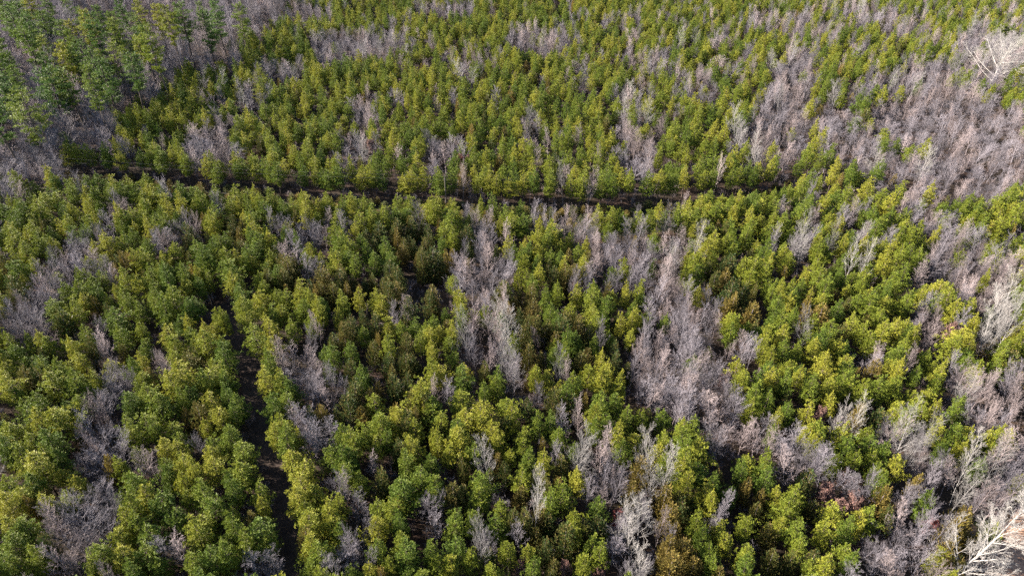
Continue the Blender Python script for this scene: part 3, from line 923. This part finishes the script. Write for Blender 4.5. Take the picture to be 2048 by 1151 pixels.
def ribbon(name, line, half, mat, z):
    vs, fs = [], []
    for i, (a, b) in enumerate(line):
        p, q = line[max(0, i - 1)], line[min(len(line) - 1, i + 1)]
        d = Vector((q[0] - p[0], q[1] - p[1])).normalized()
        w = half * (1 + .12 * math.sin(i * 2.1))
        vs += [(a - d.y * w, b + d.x * w, z), (a + d.y * w, b - d.x * w, z)]
    fs = [(2 * i, 2 * i + 1, 2 * i + 3, 2 * i + 2) for i in range(len(line) - 1)]
    me = bpy.data.meshes.new(name)
    me.from_pydata(vs, [], fs)
    me.materials.append(mat)
    o = bpy.data.objects.new(name, me)
    COL.objects.link(o)
    o['kind'] = 'structure'
    return o


sheet("ground", [(-4000, -600), (4000, -600), (4000, 6000), (-4000, 6000)], ground_mat(), 0.0)
ribbon("track", track_xy, 1.7, dirt_mat("track_dirt", (0.018, 0.014, 0.013), (0.055, 0.040, 0.033)), 0.004)
sheet("gap_shade_sheet", cor_poly, dirt_mat("gap_shade_tone", (0.010, 0.011, 0.008), (0.028, 0.026, 0.020)), 0.004)  # near-black sheet over the gap's ground, its shade put into the colour
sheet("clearing", clear_poly, dirt_mat("clearing_dirt", (0.13, 0.075, 0.055), (0.36, 0.22, 0.15)), 0.004)

# ---------------------------------------------------------------- build the trees
KINDNAME = {'pine': ('pine_tree', 'pine'), 'tall_pine': ('pine_tree', 'pine'), 'cedar': ('cedar_tree', 'cedar'), 'slim': ('bare_tree', 'bare tree'),
            'birch': ('bare_tree', 'bare tree'), 'round': ('bare_tree', 'bare tree'), 'russet': ('leafy_oak', 'oak'), 'shrub': ('bare_shrub', 'shrub')}
FAM = {'pine': 'pine', 'tall_pine': 'pine', 'cedar': 'cedar', 'slim': 'bare', 'birch': 'bare', 'round': 'bare', 'russet': 'russet', 'shrub': 'shrub'}
GROUP = {'pine': 'pines of the plantation', 'cedar': 'cedars among the pines', 'bare': 'leafless trees among the pines', 'russet': 'oaks still holding withered leaves', 'shrub': 'low leafless shrubs'}


def build(t):
    nm, cat = KINDNAME[t['kind']]
    root = bpy.data.objects.new(nm, None)
    root.empty_display_size = .3
    root.location = (t['x'], t['y'], 0)
    root.rotation_euler = (RNG.gauss(0, .035), RNG.gauss(0, .035), t['rot']) if not t.get('parts') else (0, 0, 0)
    root.scale = (t['ws'], t['ws'], t['hs'])
    COL.objects.link(root)
    root['category'] = cat
    root['group'] = GROUP[FAM[t['kind']]]
    root['label'] = t['label']
    for pn, me in t.get('parts') or LIB[t['kind']][t['var']]:
        o = bpy.data.objects.new(pn, me)
        o.color = (t['tint'], 1, 0, 1)
        o.parent = root
        COL.objects.link(o)
    t['obj'] = root
    return root


SHRUBS = [(1640, 1040, 'low brown-twigged shrub in the brush left of the brown clearing'),
          (1560, 330, 'low grey-twigged shrub in the lilac brush at the right end of the dark gap'),
          (810, 605, 'low brown shrub at the lower lip of the dark hollow in the middle pines')]
for i, (u, v, lb) in enumerate(SHRUBS):
    x, y = unproject(u, v, 1.0)
    trees.append(dict(kind='shrub', x=x, y=y, ws=1.2, hs=1.1, tint=.6, rot=i, var=i, u=u, v=v, size=1e9, pw=30, r=1, first=1))
trees += brush
inframe = lambda t: 0 <= t['u'] <= IW and 0 <= t['v'] <= IH + 20
single, mass = [], []
for fam, cap in (('pine', 300), ('cedar', 300), ('bare', 298), ('russet', 300), ('shrub', 3)):
    fs = [t for t in trees if FAM.get(t['kind']) == fam]
    vis = sorted([t for t in fs if inframe(t)], key=lambda t: -t['size'])
    # under-storey trees hide behind the others; they count for less
    vis.sort(key=lambda t: -t['size'] * (1 if t['r'] >= 1 else .25))
    keep = vis[:cap]
    ids = {id(t) for t in keep}
    single += keep
    mass += [t for t in fs if id(t) not in ids]

for t in single:
    t['label'] = 'tree'
TRK_U = lambda v: interp(v, [540, 600, 640, 690, 760, 860, 950, 1040, 1151], [400, 440, 450, 480, 500, 520, 545, 568, 590])
BAND = [(1130, 430), (1230, 500), (1320, 570), (1390, 680), (1410, 790), (1500, 860), (1600, 910), (1680, 960)]
STRIP = [(945, 430), (960, 500), (950, 560), (980, 660), (1010, 740), (960, 700)]


def place(t):
    u, v, bare = t['u'], t['v'], FAM[t['kind']] in ('bare', 'russet')
    w = 'in' if bare else 'beside'
    if v < 385:
        if mature(u, v):
            return 'in the tall old stand upper left'
        if u > 1560 and 185 < v < 380:
            return 'amid the pinkish brush upper right'
        for cu, cv, ru, rv, p, k in PATCH[:19]:
            if bare and ((u - cu) / ru) ** 2 + ((v - cv) / rv) ** 2 < 1:
                return 'in a grey thicket beyond the dark gap'
        if v > interp(u, [100, 600, 1200, 1580], [300, 335, 355, 320]):
            return 'on the far rim of the dark gap'
        return 'beyond the dark gap'
    if v < 430 and u < 1600:
        return 'on the near rim of the dark gap'
    if u > 1840 and v > 930:
        return 'near the brown clearing lower right'
    if seg_dist(u, v, BAND) < 65:
        return w + ' the long grey diagonal band'
    if seg_dist(u, v, STRIP) < 55:
        return w + ' the grey strip at centre'
    if ((u - 190) / 110) ** 2 + ((v - 950) / 130) ** 2 < 1:
        return w + ' the grey thicket lower left'
    if ((u - 90) / 130) ** 2 + ((v - 570) / 100) ** 2 < 1:
        return w + ' the grey thicket at left edge'
    if v > 575 and u < TRK_U(v):
        return 'right against the dark track' if TRK_U(v) - u < 60 else 'left of the dark track'
    if v > 575 and u - TRK_U(v) < 110:
        return 'lining the right of the dark track'
    if u > 1430:
        return 'in the right-hand pines'
    return 'in the middle pines' if v < 760 else 'in the bottom middle pines'


def look(t):
    k, a = t['kind'], t['tint']
    sz = 'broad' if t['ws'] > 1.12 else ('slender' if t['ws'] < .85 else ('tall' if t['hs'] > 1.04 else ('low' if t['hs'] < .85 else 'mid-sized')))
    if k in ('pine', 'tall_pine'):
        if k == 'tall_pine':
            sz = 'towering'
        return sz + ' ' + ('dark green' if a < .3 else 'green' if a < .6 else 'yellow-green' if a < .93 else 'golden-green') + ' pine'
    if k == 'cedar':
        return sz + ' ' + ('dark olive' if a < .35 else 'olive-brown' if a < .75 else 'bronze-gold') + ' cedar'
    if k == 'slim':
        return sz + ' grey leafless tree'
    if k == 'birch':
        return sz + ' white-barked leafless tree'
    if k == 'round':
        return 'round-headed grey leafless tree'
    return ('red-leaved' if a > .9 else 'withered pinkish-brown') + ' oak'


used = set()
for t in single:
    if t.get('first'):
        continue
    base = (look(t) + ' ' + place(t)).replace('round-headed grey leafless', 'round leafless')
    lb = None
    for dx, dy in ((0, 0), (.5, 0), (-.5, 0), (0, .5), (0, -.5), (.5, .5), (-.5, -.5)):
        a = round(max(0, min(100, t['u'] / IW * 100)) * 2) / 2 if dx else round(max(0, min(100, t['u'] / IW * 100)))
        b = round(max(0, min(100, t['v'] / IH * 100)) * 2) / 2 if dy else round(max(0, min(100, t['v'] / IH * 100)))
        a, b = a + (dx if dx and a == int(a) else 0), b + (dy if dy and b == int(b) else 0)
        c = '%s, %g%% across, %g%% down' % (base, a, b)
        if c not in used:
            lb = c
            break
    lb = lb or '%s, %.1f%% across, %.1f%% down' % (base, t['u'] / IW * 100, t['v'] / IH * 100)
    used.add(lb)
    t['label'] = lb
n_sh = 0
for t in single:
    if t.get('first'):
        t['label'] = SHRUBS[t['var']][2]
for t in single:
    build(t)
single_by_lib = {}
for t in single:
    single_by_lib.setdefault((t['kind'], t['var']), t['obj'])


def great(u, v, H, lean, seed, ws, label, kind='great'):
    x, y = unproject(u, v, 0)
    t = dict(kind='birch', x=x, y=y, ws=ws, hs=1, tint=.8, rot=0, label=label, parts=make_bare(seed, H, kind, 'pale_bark', lean=lean))
    r = build(t)
    r['group'] = 'great pale trees'
    return r


great(1978, 176, 17.0, (.03, 0), 900, 1.22, 'huge spreading pale leafless tree standing alone at the upper right corner')
great(1872, 1180, 21.0, (.36, .02), 903, 1.0, 'large white leafless tree leaning right over the brown clearing, lower right corner', 'leaning')


# the rest of the forest: too many to build one by one; instances of the trees above
def forest(name, label, cat, fam, kinds):
    sel = [t for t in mass if t['kind'] in kinds]
    src = []
    index = {}
    for k in kinds:
        for vi in range(len(LIB[k])):
            if (k, vi) in single_by_lib:
                index[(k, vi)] = len(src)
                src.append(single_by_lib[(k, vi)])
    sel = [t for t in sel if (t['kind'], t['var']) in index]
    if not sel:
        return
    me = bpy.data.meshes.new(name)
    me.vertices.add(len(sel))
    me.vertices.foreach_set('co', np.array([(t['x'], t['y'], 0) for t in sel], dtype=np.float32).ravel())
    a = me.attributes.new('pick', 'INT', 'POINT'); a.data.foreach_set('value', np.array([index[(t['kind'], t['var'])] for t in sel], dtype=np.int32))
    a = me.attributes.new('turn', 'FLOAT_VECTOR', 'POINT')
    a.data.foreach_set('vector', np.array([(RNG.gauss(0, .03), RNG.gauss(0, .03), t['rot']) for t in sel], dtype=np.float32).ravel())
    a = me.attributes.new('size', 'FLOAT_VECTOR', 'POINT')
    a.data.foreach_set('vector', np.array([(t['ws'], t['ws'], t['hs']) for t in sel], dtype=np.float32).ravel())
    ob = bpy.data.objects.new(name, me)
    COL.objects.link(ob)
    ob['kind'] = 'stuff'; ob['label'] = label; ob['category'] = cat
    ob.color = (0, 0, 0, 1)
    ng = bpy.data.node_groups.new(name, 'GeometryNodeTree')
    ng.interface.new_socket('Geometry', in_out='INPUT', socket_type='NodeSocketGeometry')
    ng.interface.new_socket('Geometry', in_out='OUTPUT', socket_type='NodeSocketGeometry')
    n, l = ng.nodes, ng.links
    gi, go = n.new('NodeGroupInput'), n.new('NodeGroupOutput')
    jall = n.new('GeometryNodeJoinGeometry')
    insts = []
    for root in src:
        j = n.new('GeometryNodeJoinGeometry')
        for ch in root.children:
            oi = n.new('GeometryNodeObjectInfo'); oi.transform_space = 'ORIGINAL'
            oi.inputs['Object'].default_value = ch
            l.new(oi.outputs['Geometry'], j.inputs[0])
        g2 = n.new('GeometryNodeGeometryToInstance')
        l.new(j.outputs[0], g2.inputs[0])
        insts.append(g2)
    for g2 in reversed(insts):
        l.new(g2.outputs[0], jall.inputs[0])
    iop = n.new('GeometryNodeInstanceOnPoints')
    iop.inputs['Pick Instance'].default_value = True

    def attr(nm, ty):
        x = n.new('GeometryNodeInputNamedAttribute'); x.data_type = ty; x.inputs['Name'].default_value = nm
        return [o for o in x.outputs if o.enabled][0]
    l.new(gi.outputs[0], iop.inputs['Points'])
    l.new(jall.outputs[0], iop.inputs['Instance'])
    l.new(attr('pick', 'INT'), iop.inputs['Instance Index'])
    er = n.new('FunctionNodeEulerToRotation')
    l.new(attr('turn', 'FLOAT_VECTOR'), er.inputs[0])
    l.new(er.outputs[0], iop.inputs['Rotation'])
    l.new(attr('size', 'FLOAT_VECTOR'), iop.inputs['Scale'])
    l.new(iop.outputs[0], go.inputs[0])
    md = ob.modifiers.new('scatter', 'NODES')
    md.node_group = ng
    return ob


forest('pine_forest', 'dense green mass of planted pines filling the ground behind the nearer trees', 'pine forest', 'pine', ['pine', 'tall_pine'])
forest('cedar_growth', 'olive cedars scattered far off through the plantation', 'cedars', 'cedar', ['cedar'])
forest('bare_woodland', 'lilac-grey mass of far leafless trees between the pines', 'bare woods', 'bare', ['slim', 'birch', 'round'])
forest('brushwood', 'tangle of low leafless brush between the trunks', 'brush', 'shrub', ['shrub'])
forest('oak_growth', 'russet oaks', 'oaks', 'russet', ['russet'])
print('TREES', len(trees), 'single', len(single), 'mass', len(mass))
from collections import Counter
print(Counter(t['kind'] for t in single), Counter(t['kind'] for t in mass))


# ---------------------------------------------------------------- power line in the dark gap, and a fallen log
def utility_pole(u, v, label):
    x, y = unproject(u, v, 0)
    root = bpy.data.objects.new('utility_pole', None)
    root.location = (x, y, 0); COL.objects.link(root)
    root['label'] = label; root['category'] = 'utility pole'; root['group'] = 'poles of the power line'
    a = Tubes(); a.add([(0, 0, 0), (0, 0, 3.5), (0.03, 0, 7.2)], [.15, .13, .10], 10)
    b = Tubes(); b.add([(0, -.95, 6.7), (0, 0, 6.72), (0, .95, 6.7)], [.055, .06, .055], 4)
    for nm, tb in (('pole', a), ('crossarm', b)):
        o = bpy.data.objects.new(nm, tb.mesh(nm, M['pole'])); o.parent = root; o.color = (.5, 1, 0, 1); COL.objects.link(o)
    for q in (-.85, .85):
        c = Tubes(); c.add([(0, q, 6.72), (0, q, 6.8), (0, q, 6.84), (0, q, 6.9)], [.03, .05, .035, .03], 8)
        o = bpy.data.objects.new('insulator', c.mesh('insulator', M['white_bark'])); o.parent = root; o.color = (.5, 1, 0, 1); COL.objects.link(o)
    return Vector((x, y, 0))


P = [utility_pole(-160, 352, 'weathered utility pole beyond the left end of the dark gap'),
     utility_pole(893, 419, 'weathered utility pole in the middle of the dark gap'),
     utility_pole(2200, 372, 'weathered utility pole beyond the right end of the dark gap')]
wm, n_, l_ = new_mat("wire_metal")
pb = n_.new("ShaderNodeBsdfPrincipled"); pb.inputs['Base Color'].default_value = (.10, .10, .11, 1); pb.inputs['Metallic'].default_value = 0
pb.inputs['Roughness'].default_value = .8
ob_ = n_.new("ShaderNodeOutputMaterial"); l_.new(pb.outputs[0], ob_.inputs[0])
for q, lb in ((.85, 'farther of the two thin wires strung along the dark gap'), (-.85, 'nearer of the two thin wires strung along the dark gap')):
    tb = Tubes()
    for a, b in zip(P[:-1], P[1:]):
        pts = []
        for i in range(17):
            t = i / 16
            p = a.lerp(b, t)
            pts.append((p.x, p.y + q, 6.9 - 1.3 * 4 * t * (1 - t)))
        tb.add(pts, [.006] * 17, 4)
    o = bpy.data.objects.new('overhead_wire', tb.mesh('overhead_wire', wm)); COL.objects.link(o)
    o['label'] = lb; o['category'] = 'wire'; o['group'] = 'wires of the power line'
x0, y0 = unproject(660, 928, 1.9); x1, y1 = unproject(673, 962, .5)
tb = Tubes()
a, b = np.array([x0, y0, 1.9]), np.array([x1, y1, .3])
tb.add([a + (b - a) * t + np.array([.05 * math.sin(t * 9), 0, 0]) for t in np.linspace(0, 1, 7)], np.linspace(.07, .14, 7), 8)
tb.add([a + (b - a) * .4, a + (b - a) * .25 + np.array([.5, -.2, .3])], [.05, .02], 5)
o = bpy.data.objects.new('fallen_log', tb.mesh('fallen_log', M['white_bark'])); o.color = (1, 1, 0, 1); COL.objects.link(o)
o['label'] = 'broken white log lying in the brush right of the dark track'; o['category'] = 'log'
